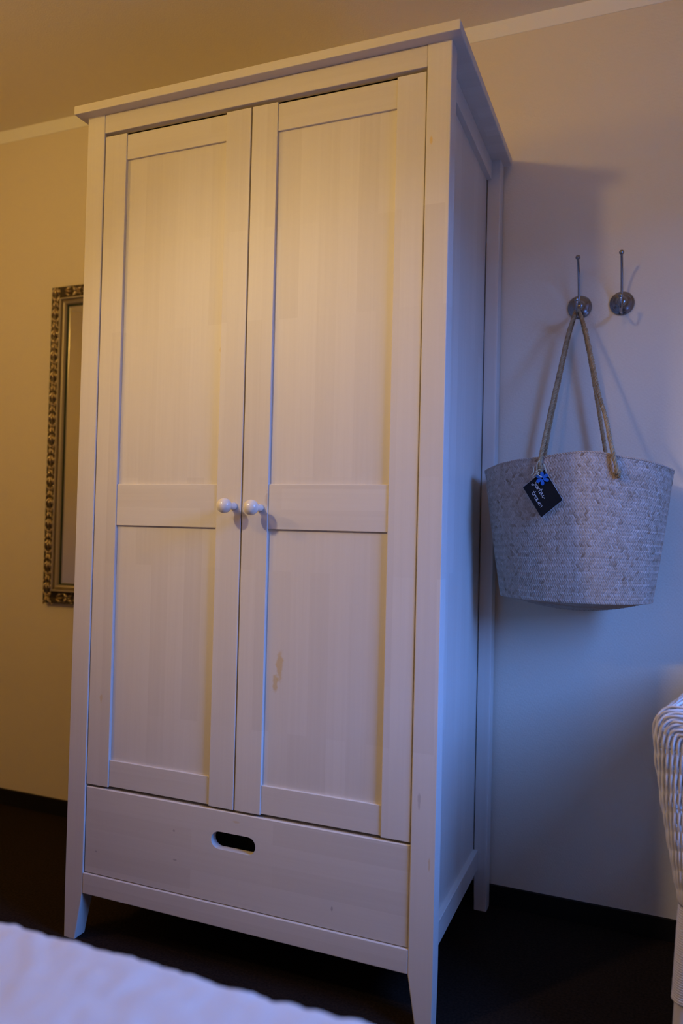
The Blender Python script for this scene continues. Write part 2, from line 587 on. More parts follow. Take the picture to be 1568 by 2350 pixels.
def door(xa, xb, xi0, xi1, knob_x, knob_z):
    zb, zt = 0.3696, 1.9257
    d = box('door', xa + 0.004, xb - 0.004, 0.0135, 0.0195, zb + .004, zt - .004, 'wood_z', wd, 0)
    # two panels in front of the core slab
    box('panel', xi0 - .002, xi1 + .002, 0.0102, 0.0138, 1.083, 1.864, 'wood_z', d, 0)
    box('panel', xi0 - .002, xi1 + .002, 0.0102, 0.0138, 0.431, 0.990, 'wood_z', d, 0)
    for a, b in ((xa, xi0), (xi1, xb)):
        box('stile', a, b, 0.0025, 0.0210, zb, zt, 'wood_z', d, 0.0016, 3)
    for a, b in ((1.8617, zt - .0035), (0.9870, 1.0850), (zb + .002, 0.4332)):
        box('rail', xi0, xi1, 0.0050, 0.0205, a, b, 'wood_x', d, 0.0016, 3)
    R = 0.0168
    prof = [(0.0085, 0.0), (0.0088, 0.006), (0.0078, 0.014), (0.0074, 0.021), (0.0088, 0.027)]
    for k in range(14):
        a = PI * (0.18 + 0.80 * k / 13)
        prof.append((R * math.sin(a), 0.0435 + R * 0.94 * -math.cos(a)))
    V, F = lathe(prof, (knob_x, 0.0026, knob_z), (0, -1, 0), (1, 0, 0), 32)
    pd_obj('knob', V, F, 'knob', d, True)


door(PW + 0.0018, 0.4514, 0.1148, 0.3884, 0.4344, 1.0360)
door(0.4548, W - PW - 0.0018, 0.5180, 0.7925, 0.5004, 1.0330)


def drawer():
    x0, x1, z0, z1 = PW + 0.0012, W - PW - 0.0012, 0.1612, 0.3640
    y0, y1 = 0.0035, 0.0225
    cx0, cx1, cz, r = 0.398 + 0.0192, 0.5085 - 0.0192, 0.2985, 0.0192
    bm = bmesh.new()
    ns = 10
    hole = []
    for k in range(ns + 1):
        a = PI / 2 + PI * k / ns
        hole.append((cx0 + r * math.cos(a), cz + r * math.sin(a)))
    for k in range(ns + 1):
        a = -PI / 2 + PI * k / ns
        hole.append((cx1 + r * math.cos(a), cz + r * math.sin(a)))
    rb = 0.002
    outer = [(x0 + rb, z1 - rb), (x0 + rb, z0 + rb), (x1 - rb, z0 + rb), (x1 - rb, z1 - rb)]
    full = [(x0, z1), (x0, z0), (x1, z0), (x1, z1)]
    def rings(y, o):
        hv = [bm.verts.new((p[0], y, p[1])) for p in hole]
        ov = [bm.verts.new((p[0], y, p[1])) for p in o]
        n = len(hole)
        half = n // 2
        lm, rm = ns // 2, half + ns // 2
        bm.faces.new([ov[0], ov[1]] + [hv[i] for i in range(lm, lm + 1)] + [hv[i] for i in range(lm - 1, -1, -1)])
        bm.faces.new([ov[1], ov[2]] + [hv[i] for i in range(rm, lm - 1, -1)])
        bm.faces.new([ov[2], ov[3]] + [hv[i] for i in range(n - 1, rm - 1, -1)])
        bm.faces.new([ov[3], ov[0], hv[0], hv[n - 1]])
        return hv, ov
    h0, o0 = rings(y0, outer)
    h1, o1 = rings(y1, full)
    om = [bm.verts.new((p[0], y0 + rb, p[1])) for p in full]
    n = len(hole)
    for k in range(n):
        bm.faces.new((h0[k], h0[(k + 1) % n], h1[(k + 1) % n], h1[k]))
    for k in range(4):
        bm.faces.new((o0[k], o0[(k + 1) % 4], om[(k + 1) % 4], om[k]))
        bm.faces.new((om[k], om[(k + 1) % 4], o1[(k + 1) % 4], o1[k]))
    d = bm_obj('drawer', bm, 'wood_x', wd)
    d['label'] = 'drawer front with a rounded slot cut as its grip'
    box('drawer_side', 0.060, 0.072, y1, 0.50, 0.17, 0.345, 'wood_y', d, 0.001)
    box('drawer_side', W - 0.072, W - 0.060, y1, 0.50, 0.17, 0.345, 'wood_y', d, 0.001)
    box('drawer_bottom', 0.072, W - 0.072, y1, 0.50, 0.17, 0.176, 'wood_x', d, 0.0)
    box('drawer_back', 0.060, W - 0.060, 0.50, 0.512, 0.17, 0.345, 'wood_x', d, 0.001)


drawer()

# ================================================================== MIRROR
MX0, MX1, MZ0, MZ1 = -0.634, -0.074, 0.7125, 1.795
mr = thing('wall_mirror', ((MX0 + MX1) / 2, YW, MZ0), 'tall wall mirror in an ornate antique silver leaf frame', 'mirror')


def sweep(name, prof, mat, smooth=False):
    """prof: (inset from the outer edge, height off the wall)"""
    V, F = [], []
    for (x, z, sx_, sz) in ((MX0, MZ0, 1, 1), (MX1, MZ0, -1, 1), (MX1, MZ1, -1, -1), (MX0, MZ1, 1, -1)):
        for (t_, h) in prof:
            V.append((x + sx_ * t_, YW - h, z + sz * t_))
    n = len(prof)
    for c in range(4):
        d = (c + 1) % 4
        for k in range(n - 1):
            F.append((c * n + k, d * n + k, d * n + k + 1, c * n + k + 1))
    me = bpy.data.meshes.new(name)
    me.from_pydata(V, [], F)
    b = bmesh.new(); b.from_mesh(me); bpy.data.meshes.remove(me)
    return bm_obj(name, b, mat, mr, smooth)


sweep('frame_band', [(0.0, 0.0), (0.0, 0.016), (0.002, 0.020), (0.008, 0.0195), (0.020, 0.017), (0.034, 0.020), (0.0415, 0.024), (0.0415, 0.004)], 'frame_dark')
sweep('outer_moulding', [(0.0415, 0.004), (0.0415, 0.0265), (0.0430, 0.0290), (0.0455, 0.0290), (0.0480, 0.0265), (0.0485, 0.0190)], 'frame_bar')
sweep('bead_channel', [(0.0485, 0.0190), (0.0550, 0.0190)], 'frame_dark')
sweep('inner_moulding', [(0.0550, 0.0190), (0.0553, 0.0225), (0.0570, 0.0240), (0.0605, 0.0225), (0.0640, 0.0170), (0.0645, 0.0080)], 'frame_bar')
sweep('glass_rebate', [(0.0645, 0.0120), (0.0675, 0.0120), (0.0675, 0.0070)], 'mirror_edge')
box('mirror_glass', MX0 + .066, MX1 - .066, YW - 0.0085, YW - 0.0045, MZ0 + .066, MZ1 - .066, 'mirror', mr, bev=0)
sweep('bevel_edge', [(0.0675, 0.0086), (0.0700, 0.0092), (0.0708, 0.0086)], 'frame_bar')

# carved leaf motif, one shared mesh, repeated along the band
def leaf(V, F, px, py, ang, ln, wd_, ht, base_h, nl=8, nw=4):
    """pointed leaf with a raised mid rib; local axes: x along the band, y across, z off the wall"""
    b0 = len(V)
    for i in range(nl + 1):
        u = i / nl
        half = wd_ * (math.sin(PI * min(1, u * 0.94 + 0.06)) ** 0.75)
        for j in range(-nw, nw + 1):
            q = j / nw
            x = u * ln
            y = q * half
            z = base_h + ht * (0.25 + 0.75 * math.sin(PI * (0.12 + 0.80 * u))) * (1 - abs(q) ** 1.6) - 0.0016 * abs(q) + 0.0010 * (abs(q) < 0.2)
            V.append((px + x * math.cos(ang) - y * math.sin(ang), py + x * math.sin(ang) + y * math.cos(ang), z))
    m = 2 * nw + 1
    for i in range(nl):
        for j in range(m - 1):
            a = b0 + i * m + j
            F.append((a, a + 1, a + m + 1, a + m))


PER = 0.0721
V, F = [], []
for s in (-1, 1):
    leaf(V, F, -0.0335, s * 0.0015, s * 0.62, 0.026, 0.0050, 0.0080, 0.0155)
    leaf(V, F, -0.0010, s * 0.0020, s * 0.95, 0.0165, 0.0042, 0.0065, 0.0155)
    leaf(V, F, 0.0075, s * 0.0120, -s * 0.75, 0.0165, 0.0036, 0.0070, 0.0150)
    leaf(V, F, -0.0300, s * 0.0135, s * 0.10, 0.015, 0.0032, 0.0060, 0.0150)
    leaf(V, F, 0.0205, s * 0.0020, s * 0.55, 0.0190, 0.0042, 0.0070, 0.0155)
    tube(V, F, [(x, s * y, 0.0195) for x, y in ((0.0005, 0.0150), (0.004, 0.0115), (0.007, 0.0060), (0.0085, 0.0))], [0.0020, 0.0027, 0.0030, 0.0030], 7)
for s in (-1, 1):
    leaf(V, F, -0.0350, s * 0.0050, s * 0.30, 0.0300, 0.0040, 0.0105, 0.0155)
    leaf(V, F, 0.0140, s * 0.0060, s * 0.25, 0.0200, 0.0036, 0.0080, 0.0155)
    leaf(V, F, -0.0085, s * 0.0165, s * -0.35, 0.0190, 0.0030, 0.0060, 0.0165)
    leaf(V, F, 0.0260, s * 0.0150, s * 0.15, 0.0150, 0.0030, 0.0060, 0.0165)
leaf(V, F, -0.0290, 0.0, 0.0, 0.0255, 0.0048, 0.0120, 0.0150)
leaf(V, F, 0.0120, 0.0, 0.0, 0.0170, 0.0040, 0.0085, 0.0150)
orn_me = bpy.data.meshes.new('leaf_ornament')
orn_me.from_pydata([tuple(v) for v in V], [], F)
_b2 = bmesh.new(); _b2.from_mesh(orn_me); bmesh.ops.recalc_face_normals(_b2, faces=_b2.faces[:]); _b2.to_mesh(orn_me); _b2.free()
orn_me.polygons.foreach_set('use_smooth', [True] * len(orn_me.polygons))
orn_me.materials.append(MAT['frame_gilt'])


def ornament(x, z, along):
    """along: unit (dx, dz) of the motif's x axis in the wall plane"""
    ax = Vector((along[0], 0, along[1])); out = Vector((0, -1, 0)); ay = out.cross(ax)
    o = bpy.data.objects.new('leaf_ornament', orn_me)
    COL.objects.link(o)
    o.parent = mr
    Mx = Matrix((ax, ay, out)).transposed().to_4x4()
    Mx.translation = Vector((x, YW, z)) - mr.location
    o.matrix_local = Mx


nv = 15
for k in range(nv):
    z = MZ0 + (k + 0.5) * (MZ1 - MZ0) / nv
    ornament(MX0 + 0.0205, z, (0, -1))
    ornament(MX1 - 0.0205, z, (0, -1))
nh = 6
for k in range(nh):
    x = MX0 + 0.055 + (k + 0.5) * (MX1 - MX0 - 0.11) / nh
    ornament(x, MZ0 + 0.0205, (1, 0))
    ornament(x, MZ1 - 0.0205, (1, 0))
# fine bead rows (about two pixels a bead)
V, F = [], []


def bead(x, z, r=0.0024):
    b0 = len(V)
    h = 0.0200
    for (rr, dz) in ((1.0, 0.0), (0.75, 0.66)):
        for k in range(6):
            V.append((x + r * rr * math.cos(k * PI / 3), YW - h - r * dz, z + r * rr * math.sin(k * PI / 3)))
    V.append((x, YW - h - r, z))
    for k in range(6):
        k2 = (k + 1) % 6
        F.append((b0 + k, b0 + k2, b0 + 6 + k2, b0 + 6 + k))
        F.append((b0 + 6 + k, b0 + 6 + k2, b0 + 12))


ti = 0.0518
nb = int((MZ1 - MZ0 - 2 * ti) / 0.0052)
for k in range(nb + 1):
    z = MZ0 + ti + (MZ1 - MZ0 - 2 * ti) * k / nb
    bead(MX0 + ti, z); bead(MX1 - ti, z)
nb = int((MX1 - MX0 - 2 * ti) / 0.0052)
for k in range(1, nb):
    x = MX0 + ti + (MX1 - MX0 - 2 * ti) * k / nb
    bead(x, MZ0 + ti); bead(x, MZ1 - ti)
tag(pd_obj('bead_row', V, F, 'frame_gilt', mr, True), kind='stuff')


# ================================================================== HOOKS
def hook(cx, cz, label):
    h = thing('coat_hook', (cx, YW, cz), label, 'hook', None)
    prof = [(0.0305, 0.0), (0.0307, 0.003), (0.0290, 0.0058), (0.0245, 0.0070), (0.0235, 0.0085), (0.0225, 0.0098),
            (0.0165, 0.0110), (0.0155, 0.0130), (0.0120, 0.0150), (0.0105, 0.0175), (0.0098, 0.0205), (0.0070, 0.0225), (0.001, 0.0232)]
    V, F = lathe(prof, (cx, YW, cz), (0, -1, 0), (1, 0, 0), 40)
    pd_obj('wall_plate', V, F, 'metal', h, True)
    P = lambda dy, dz: Vector((cx, YW - dy, cz + dz))
    V, F = [], []
    up = catmull([P(0.018, 0.0), P(0.026, 0.008), P(0.030, 0.028), P(0.038, 0.055), P(0.052, 0.082), P(0.066, 0.097), P(0.074, 0.1030)], 8)
    tube(V, F, up, 0.0032, 10)
    pd_obj('upper_arm', V, F, 'metal', h, True)
    V, F = lathe([(0.0062 * math.sin(a), -0.0062 * math.cos(a)) for a in [PI * (0.03 + 0.94 * k / 12) for k in range(13)]], P(0.076, 0.1065), (0, -0.5, 0.8), (1, 0, 0), 16)
    pd_obj('tip_ball', V, F, 'metal', h, True)
    V, F = [], []
    lo = catmull([P(0.018, 0.0), P(0.024, -0.012), P(0.036, -0.028), P(0.060, -0.036), P(0.080, -0.030), P(0.090, -0.016), P(0.091, -0.008)], 8)
    tube(V, F, lo, 0.0034, 10)
    pd_obj('lower_arm', V, F, 'metal', h, True)
    V, F = lathe([(0.0060 * math.sin(a), -0.0060 * math.cos(a)) for a in [PI * (0.03 + 0.94 * k / 12) for k in range(13)]], P(0.091, -0.005), (0, 0, 1), (1, 0, 0), 16)
    pd_obj('tip_ball', V, F, 'metal', h, True)
    V, F = lathe([(0.003, 0.0), (0.003, 0.004), (0.0015, 0.005)], P(0.004, -0.0265), (0, -1, 0), (1, 0, 0), 12)
    pd_obj('screw', V, F, 'metal', h, True)
    return h


hook(1.1103, 1.5832, 'double nickel coat hook carrying the straw bag, on a round plate')
hook(1.2141, 1.5845, 'empty double nickel coat hook on a round plate beside the bag')

# ================================================================== STRAW BAG
BXC, BYC = 1.1210, 0.440
BZ0 = 0.838
bag = thing('straw_bag', (BXC, BYC, BZ0 - 0.037), 'woven straw shopping bag with twisted rope handles hanging from a coat hook', 'bag')
RIM = [(0.9035, 1.1413), (0.9552, 1.1546), (1.0005, 1.1612), (1.0527, 1.1641), (1.1018, 1.1718), (1.1488, 1.1762), (1.1856, 1.1743),
       (1.222, 1.1662), (1.2761, 1.1593), (1.3127, 1.1499), (1.3380, 1.1418)]


def rim_z(x):
    if x <= RIM[0][0]:
        return RIM[0][1]
    for (a, b), (c, d) in zip(RIM, RIM[1:]):
        if x <= c:
            return b + (d - b) * (x - a) / (c - a)
    return RIM[-1][1]


def bag_pt(u, v, off=0.0):
    """u in [0,1) around (0 = right end, 0.25 = front), v 0 bottom edge .. 1 rim"""
    th = 2 * PI * u
    c, s = math.cos(th), math.sin(th)
    e = 2 / 1.8
    ax = 0.1745 + (0.2165 - 0.1745) * (0.82 * v + 0.18 * v * v) + 0.004 * math.sin(PI * v)
    by = 0.088 + (0.130 - 0.088) * v + 0.010 * math.sin(PI * v)
    xc = 1.1223 + (BXC - 1.1223) * v
    k = math.copysign(abs(c) ** e, c)
    l = math.copysign(abs(s) ** e, s)
    x = xc + (ax + off) * k
    y = BYC - (by + off) * l
    zt = rim_z(x) if s >= 0 else rim_z(x) - 0.004
    zb = BZ0 - 0.001 - 0.036 * (1 - abs(k) ** 2) * (s < 0) - 0.003 * math.sin(th) * (s > 0)
    return Vector((x, y, zb + (zt - zb) * v))


def bag_nrm(u, v):
    e = 1e-3
    a = bag_pt(u + e, v) - bag_pt(u - e, v)
    b = bag_pt(u, min(1, v + e)) - bag_pt(u, max(0, v - e))
    n = b.cross(a)
    n = n.normalized() if n.length else Vector((0, -1, 0))
    c = bag_pt(u, v) - Vector((BXC, BYC, 0))
    if n.x * c.x + n.y * c.y < 0:
        n = -n
    return n


# arc-length table so straws are evenly spaced around
NU = 720
acc = [0.0]
for i in range(NU):
    acc.append(acc[-1] + (bag_pt((i + 1) / NU, 0.7) - bag_pt(i / NU, 0.7)).length)


def arc_u(t_):
    t_ = t_ % 1.0
    L_ = t_ * acc[-1]
    lo, hi = 0, NU
    while hi - lo > 1:
        m_ = (lo + hi) // 2
        if acc[m_] <= L_:
            lo = m_
        else:
            hi = m_
    return (lo + (L_ - acc[lo]) / max(1e-9, acc[hi] - acc[lo])) / NU


# inner shell
V, F = [], []
nu, nvv = 96, 12
for j in range(nvv + 1):
    for i in range(nu):
        V.append(bag_pt(arc_u(i / nu), j / nvv, -0.0012))
for j in range(nvv):
    for i in range(nu):
        i2 = (i + 1) % nu
        F.append((j * nu + i, j * nu + i2, (j + 1) * nu + i2, (j + 1) * nu + i))
o = pd_obj('lining', V, F, 'straw_in', bag, True)

# herringbone straws
rng = random.Random(3)
V, F, T = [], [], []
ROWS, COLS = 42, 172
SIDE_TONE = [rng.uniform(-0.10, 0.10) for _ in range(COLS)]


def straw_piece(ptf, u0, v0, du, dv, skew, tone):
    """one visible float of a straw: a little arched parallelogram whose ends tuck under its neighbours"""
    b0 = len(V)
    st = ((-0.62, -0.0001), (-0.42, 0.0010), (0.0, 0.0015), (0.42, 0.0010), (0.62, -0.0004))
    for (q, h) in st:
        for sgn in (-1, 0, 1):
            uu = u0 + du * (skew * q + sgn * 0.58)
            vv = v0 + dv * (q * 1.28 + skew * sgn * 0.20)
            V.append(ptf(uu, vv, h + (0.0004 if sgn == 0 else -0.0001)))
            T.append(tone)
    for i in range(len(st) - 1):
        for j in range(2):
            a = b0 + i * 3 + j
            F.append((a, a + 1, a + 4, a + 3))


def side_fn(t_, v, h):
    u = arc_u(t_)
    v = min(1.0, max(0.0, v))
    return bag_pt(u, v) + bag_nrm(u, v) * h


ROWC = [side_fn, ]
for r in range(ROWS):
    sk = 1 if r % 2 == 0 else -1
    row_t = rng.uniform(-0.05, 0.05)
    for c in range(COLS):
        tone = min(1, max(0, 0.52 + row_t + SIDE_TONE[c] * 0.6 + rng.gauss(0, 0.15) - (0.22 if rng.random() < 0.04 else 0)))
        straw_piece(side_fn, (c + rng.uniform(-.06, .06)) / COLS, (r + 0.5) / ROWS, 1 / COLS, 1 / ROWS, sk * 0.85, tone)
o = pd_obj('straw_weave', V, F, 'straw', bag, False, T)
tag(o, 'herringbone woven straws', kind='stuff')

# base: a shallow woven dish below the lower edge
def base_pt(a, rr):
    p = bag_pt(a, 0.0)
    c = Vector((1.1223, BYC, 0))
    q = Vector((c.x + (p.x - c.x) * rr, c.y + (p.y - c.y) * rr, 0))
    q.z = BZ0 - 0.019 + (p.z - BZ0 + 0.019) * rr ** 1.3
    return q


V, F, T = [], [], []
NR = 14
for j in range(NR + 1):
    for i in range(COLS * 2):
        p = base_pt(arc_u(i / (COLS * 2)), 1 - j / NR * 0.999)
        p.z += 0.0010 * math.sin(i * PI / 2 + j * PI)
        V.append(p); T.append(min(1, max(0, 0.45 + rng.gauss(0, .12))))
nn = COLS * 2
for j in range(NR):
    for i in range(nn):
        i2 = (i + 1) % nn
        F.append((j * nn + i, j * nn + i2, (j + 1) * nn + i2, (j + 1) * nn + i))
tag(pd_obj('straw_base', V, F, 'straw', bag, False, T), kind='stuff')

# braided rim
V, F, T = [], [], []
for ph in (0, PI):
    path = []
    n_ = 600
    for i in range(n_):
        t_ = i / n_
        u = arc_u(t_)
        p = bag_pt(u, 1.0)
        n = bag_nrm(u, 1.0)
        a = 2 * PI * t_ * 95 + ph
        path.append(p + n * (0.0014 * math.cos(a)) + Vector((0, 0, 0.0010 + 0.0014 * math.sin(a))))
    tube(V, F, path, 0.0019, 5, closed=True, T=T, tone=0.45 + 0.12 * (ph > 0))
pd_obj('rim_braid', V, F, 'straw', bag, True, T)


def rope(name, pts, parent, r=0.0027, hel=0.0026, pitch=0.026):
    P = catmull(pts, 24)
    # resample evenly
    L_ = [0.0]
    for a, b in zip(P, P[1:]):
        L_.append(L_[-1] + (b - a).length)
    n_ = int(L_[-1] / 0.0028)
    Q, k = [], 0
    for i in range(n_ + 1):
        s = L_[-1] * i / n_
        while k < len(L_) - 2 and L_[k + 1] < s:
            k += 1
        Q.append(P[k].lerp(P[k + 1], (s - L_[k]) / max(1e-9, L_[k + 1] - L_[k])))
    V, F, T = [], [], []
    for ph in range(3):
        path = []
        prev = None
        for i, p in enumerate(Q):
            t_ = (Q[min(i + 1, n_)] - Q[max(i - 1, 0)]).normalized()
            s = (t_.cross(Vector((0, 1, 0.1))) if prev is None else prev - t_ * prev.dot(t_)).normalized()
            prev = s
            q = t_.cross(s)
            a = 2 * PI * (L_[-1] * i / n_ / pitch) + ph * 2 * PI / 3
            hh = hel * (1 + 0.12 * math.sin(i * 0.37))
            path.append(p + s * (hh * math.cos(a)) + q * (hh * math.sin(a)))
        rr = [r * (1 + 0.16 * noise.noise(Vector((i * 0.21, ph * 7.1, pts[0][0] * 9)))) for i in range(len(path))]
        t0 = len(V)
        tube(V, F, path, rr, 7, T=T, tone=0.5)
        for i in range(t0, len(V)):
            T[i] = 0.5 + 0.45 * noise.noise(Vector(V[i]) * 90 + Vector((ph * 3, 0, 0))) + 0.06 * (ph - 1)
    return pd_obj(name, V, F, 'rope', parent, True, T)


HX, HY, HZ = 1.1103, YW - 0.062, 1.5832 - 0.036
def rp(px, py, y):
    return on_plane(px, py, Vector((0, y, 0)), Vector((0, 1, 0)))


# front handle: out of the front face, over the lower arm of the hook, back down
over = lambda dy: [Vector((HX - .0055, HY + dy, HZ + .004)), Vector((HX + .0005, HY + dy, HZ + .0105)), Vector((HX + .0065, HY + dy, HZ + .003))]
rope('handle', [rp(1242, 1088, .322), rp(1240, 1078, .312), rp(1239, 1062, .309), rp(1243, 1042, .313), rp(1250, 1008, .345), rp(1262, 950, .40), rp(1285, 850, .455),
                rp(1303, 772, .505)] + over(-.004) + [rp(1345, 760, .505), rp(1358, 820, .46), rp(1374, 900, .41), rp(1391, 960, .37),
                rp(1405, 1030, .318), rp(1415, 1072, .314), rp(1419, 1088, .318), rp(1420, 1094, .332)], bag)
rope('handle', [rp(1249, 1062, .545), rp(1252, 1040, .55), rp(1257, 1008, .55), rp(1269, 945, .55), rp(1289, 850, .55), rp(1306, 772, .55)] + over(.008)
     + [rp(1342, 760, .55), rp(1354, 820, .55), rp(1366, 890, .55), rp(1376, 950, .55), rp(1385, 1005, .55), rp(1391, 1043, .55), rp(1394, 1062, .545)], bag)
# knots where the front handle goes through the bag
for (kx, ky, kz) in (tuple(rp(1240, 1074, .311)), tuple(rp(1418, 1085, .317))):
    V, F, T = [], [], []
    path = [Vector((kx + 0.0056 * math.cos(a), ky + 0.0040 * math.sin(a), kz + 0.0011 * a - 0.005 + 0.0018 * math.sin(2 * a))) for a in [k * 0.35 for k in range(30)]]
    tube(V, F, path, 0.0019, 6, T=T, tone=0.45)
    tube(V, F, catmull([(kx, ky, kz - 0.004), (kx + 0.003, ky - 0.003, kz - 0.010), (kx + 0.008, ky - 0.004, kz - 0.013)], 5), 0.0008, 5, T=T, tone=0.3)
    pd_obj('handle_knot', V, F, 'rope', bag, True, T)

# ================================================================== TAG WITH FLOWER
# the card leans on the bag front; plane through the bag's front, tipped a little
TN = Vector((-0.06, -1.0, -0.06)).normalized()
TP = Vector((1.070, 0.2995, 1.090))
ZX = lambda x, y: (1180 + x / 9.8, 1030 + y / 9.8)        # zoomed view of the tag -> photo pixel


def tagp(x, y, off=0.0):
    px, py = ZX(x, y)
    return on_plane(px, py, TP + TN * off, TN)


tg = thing('name_tag', tagp(650, 1000), 'black card tag with white handwriting and a blue wooden flower, tied on the straw bag', 'tag')
cor = [(197, 865), (612, 1552), (1100, 1150), (685, 463)]
bm = bmesh.new()
fr = [bm.verts.new(tagp(*c, 0.0)) for c in cor]
bk = [bm.verts.new(v.co - TN * 0.0030) for v in fr]
bm.faces.new(fr); bm.faces.new(bk[::-1])
for k in range(4):
    bm.faces.new((fr[k], fr[(k + 1) % 4], bk[(k + 1) % 4], bk[k]))
bm_obj('card', bm, 'card_edge', tg)
cen = sum((Vector(c) for c in cor), Vector((0, 0))) / 4
inn = [Vector(c) + (cen - Vector(c)) * 0.012 for c in cor]
bm = bmesh.new()
fr = [bm.verts.new(tagp(c.x, c.y, 0.0005)) for c in inn]
bk = [bm.verts.new(v.co - TN * 0.0005) for v in fr]
bm.faces.new(fr); bm.faces.new(bk[::-1])
for k in range(4):
    bm.faces.new((fr[k], fr[(k + 1) % 4], bk[(k + 1) % 4], bk[k]))
bm_obj('card_face', bm, 'slate', tg)
# handwriting strokes: x along the line, y up, x-height 1
GLY = {
    'G': (1.25, [[(1.25, 1.55), (.85, 1.80), (.40, 1.62), (.22, 1.20), (.34, .82), (.66, .80), (.92, 1.05)],
                 [(.92, 1.05), (.80, .45), (.62, -.35), (.34, -.80), (.05, -.72), (.06, -.40), (.50, .0), (1.2, .30)]]),
    'a': (1.05, [[(.80, .88), (.45, 1.0), (.10, .70), (.10, .25), (.38, .0), (.68, .30), (.85, .95), (.84, .30), (1.0, .0), (1.12, .10)]]),
    'r': (0.75, [[(0, .90), (.13, .5), (.13, 0), (.20, .6), (.46, .95), (.72, .85)]]),
    't': (0.80, [[(.36, 1.75), (.30, .8), (.30, .2), (.50, 0), (.78, .15)], [(0, 1.05), (.85, 1.08)]]),
    'e': (0.85, [[(.08, .45), (.65, .60), (.60, .95), (.30, .95), (.10, .5), (.18, .1), (.48, 0), (.88, .22)]]),
    'n': (1.10, [[(0, .95), (.10, .25), (.32, 0), (.60, .25), (.72, .95), (.74, .30), (.92, 0), (1.22, .15)]]),
    'u': (1.05, [[(0, .95), (.06, .3), (.30, 0), (.62, .25), (.78, .95), (.80, .3), (.96, 0), (1.08, .12)]]),
    'm': (1.25, [[(0, .95), (.08, 0), (.13, .6), (.35, .95), (.52, .7), (.52, 0), (.58, .6), (.82, .95), (1.02, .7), (1.04, .0)]]),
    '-': (0.60, [[(.15, .45), (.70, .42)]]),
}


def write(text, ox, oy, ang, sx, sy):
    d = Vector((math.cos(ang), math.sin(ang)))
    up = Vector((d.y, -d.x))
    V, F = [], []
    x = 0
    for ch in text:
        adv, strokes = GLY[ch]
        for st in strokes:
            pts = catmull([Vector((a, b, 0)) for a, b in st], 6)
            path = []
            for p in pts:
                q = Vector((ox, oy)) + d * ((x + p.x) * sx) + up * (p.y * sy)
                path.append(tagp(q.x, q.y, 0.0006))
            tube(V, F, path, 0.00052, 5)
        x += adv
    return pd_obj('handwriting', V, F, 'chalk', tg, True)


write('Garten-', 428, 775, math.radians(56.5), 66, 58)
write('traum', 385, 985, math.radians(58.5), 83, 60)
# wooden flower
fx, fy = 636, 668
fc = tagp(fx, fy, 0.004)
dx = (tagp(fx + 100, fy, .004) - fc) / 100
dy = (tagp(fx, fy + 100, .004) - fc) / 100
V, F = [], []
def slab(V, F, pts2, th):
    n = len(pts2); b0 = len(V)
    for h in (0.0, th):
        for p in pts2:
            V.append(fc + dx * p[0] + dy * p[1] + TN * (h - th / 2))
    F.append(tuple(b0 + i for i in range(n))[::-1])
    F.append(tuple(b0 + n + i for i in range(n)))
    for i in range(n):
        j = (i + 1) % n
        F.append((b0 + i, b0 + j, b0 + n + j, b0 + n + i))
# pierced hub
hub = [(38 * math.cos(a), 38 * math.sin(a)) for a in [2 * PI * k / 24 for k in range(24)]]
hubi = [(20 * math.cos(a), 20 * math.sin(a)) for a in [2 * PI * k / 24 for k in range(24)]]
for h in (-0.0011, 0.0011):
    for p in hub + hubi:
        V.append(fc + dx * p[0] + dy * p[1] + TN * h)
for k in range(24):
    k2 = (k + 1) % 24
    F += [(k, k2, 24 + k2, 24 + k), (48 + k, 72 + k, 72 + k2, 48 + k2), (k, 48 + k, 48 + k2, k2), (24 + k, 24 + k2, 72 + k2, 72 + k)]
flw = pd_obj('flower', V, F, 'blue', tg)
flw['label'] = 'small blue wooden flower with six petals'
for a in (-93, -38, 18, 87, 148, 206):
    V, F = [], []
    a = math.radians(a)
    pts = []
    for k in range(20):
        b = 2 * PI * k / 20
        lx = 92 + 62 * math.cos(b)
        ly = (38 + 7 * math.cos(b)) * math.sin(b)
        pts.append((lx * math.cos(a) - ly * math.sin(a), lx * math.sin(a) + ly * math.cos(a)))
    slab(V, F, pts, 0.0030)
    pd_obj('petal', V, F, 'blue', flw)
# string ends
V, F = [], []
for st in ([(630, 632, .007), (580, 610, .009), (530, 570, .008), (505, 545, .006), (520, 500, .006), (560, 465, .008), (600, 480, .009)],
           [(510, 545, .006), (515, 470, .007), (515, 400, .008), (520, 340, .009), (545, 290, .012), (575, 270, .014)],
           [(500, 550, .006), (460, 590, .006), (430, 610, .005), (440, 640, .004), (480, 640, .004)],
           [(380, 590, .004), (425, 545, .005), (440, 500, .006), (435, 440, .007), (425, 390, .008)],
           [(670, 340, .012), (690, 400, .010), (715, 470, .008), (722, 530, .006)],
           [(490, 500, .007), (530, 520, .008), (560, 540, .008), (545, 575, .007), (510, 560, .007)]):
    tube(V, F, catmull([tagp(x, y, h) for x, y, h in st], 6), 0.00115, 6)
pd_obj('string', V, F, 'string', tg, True)

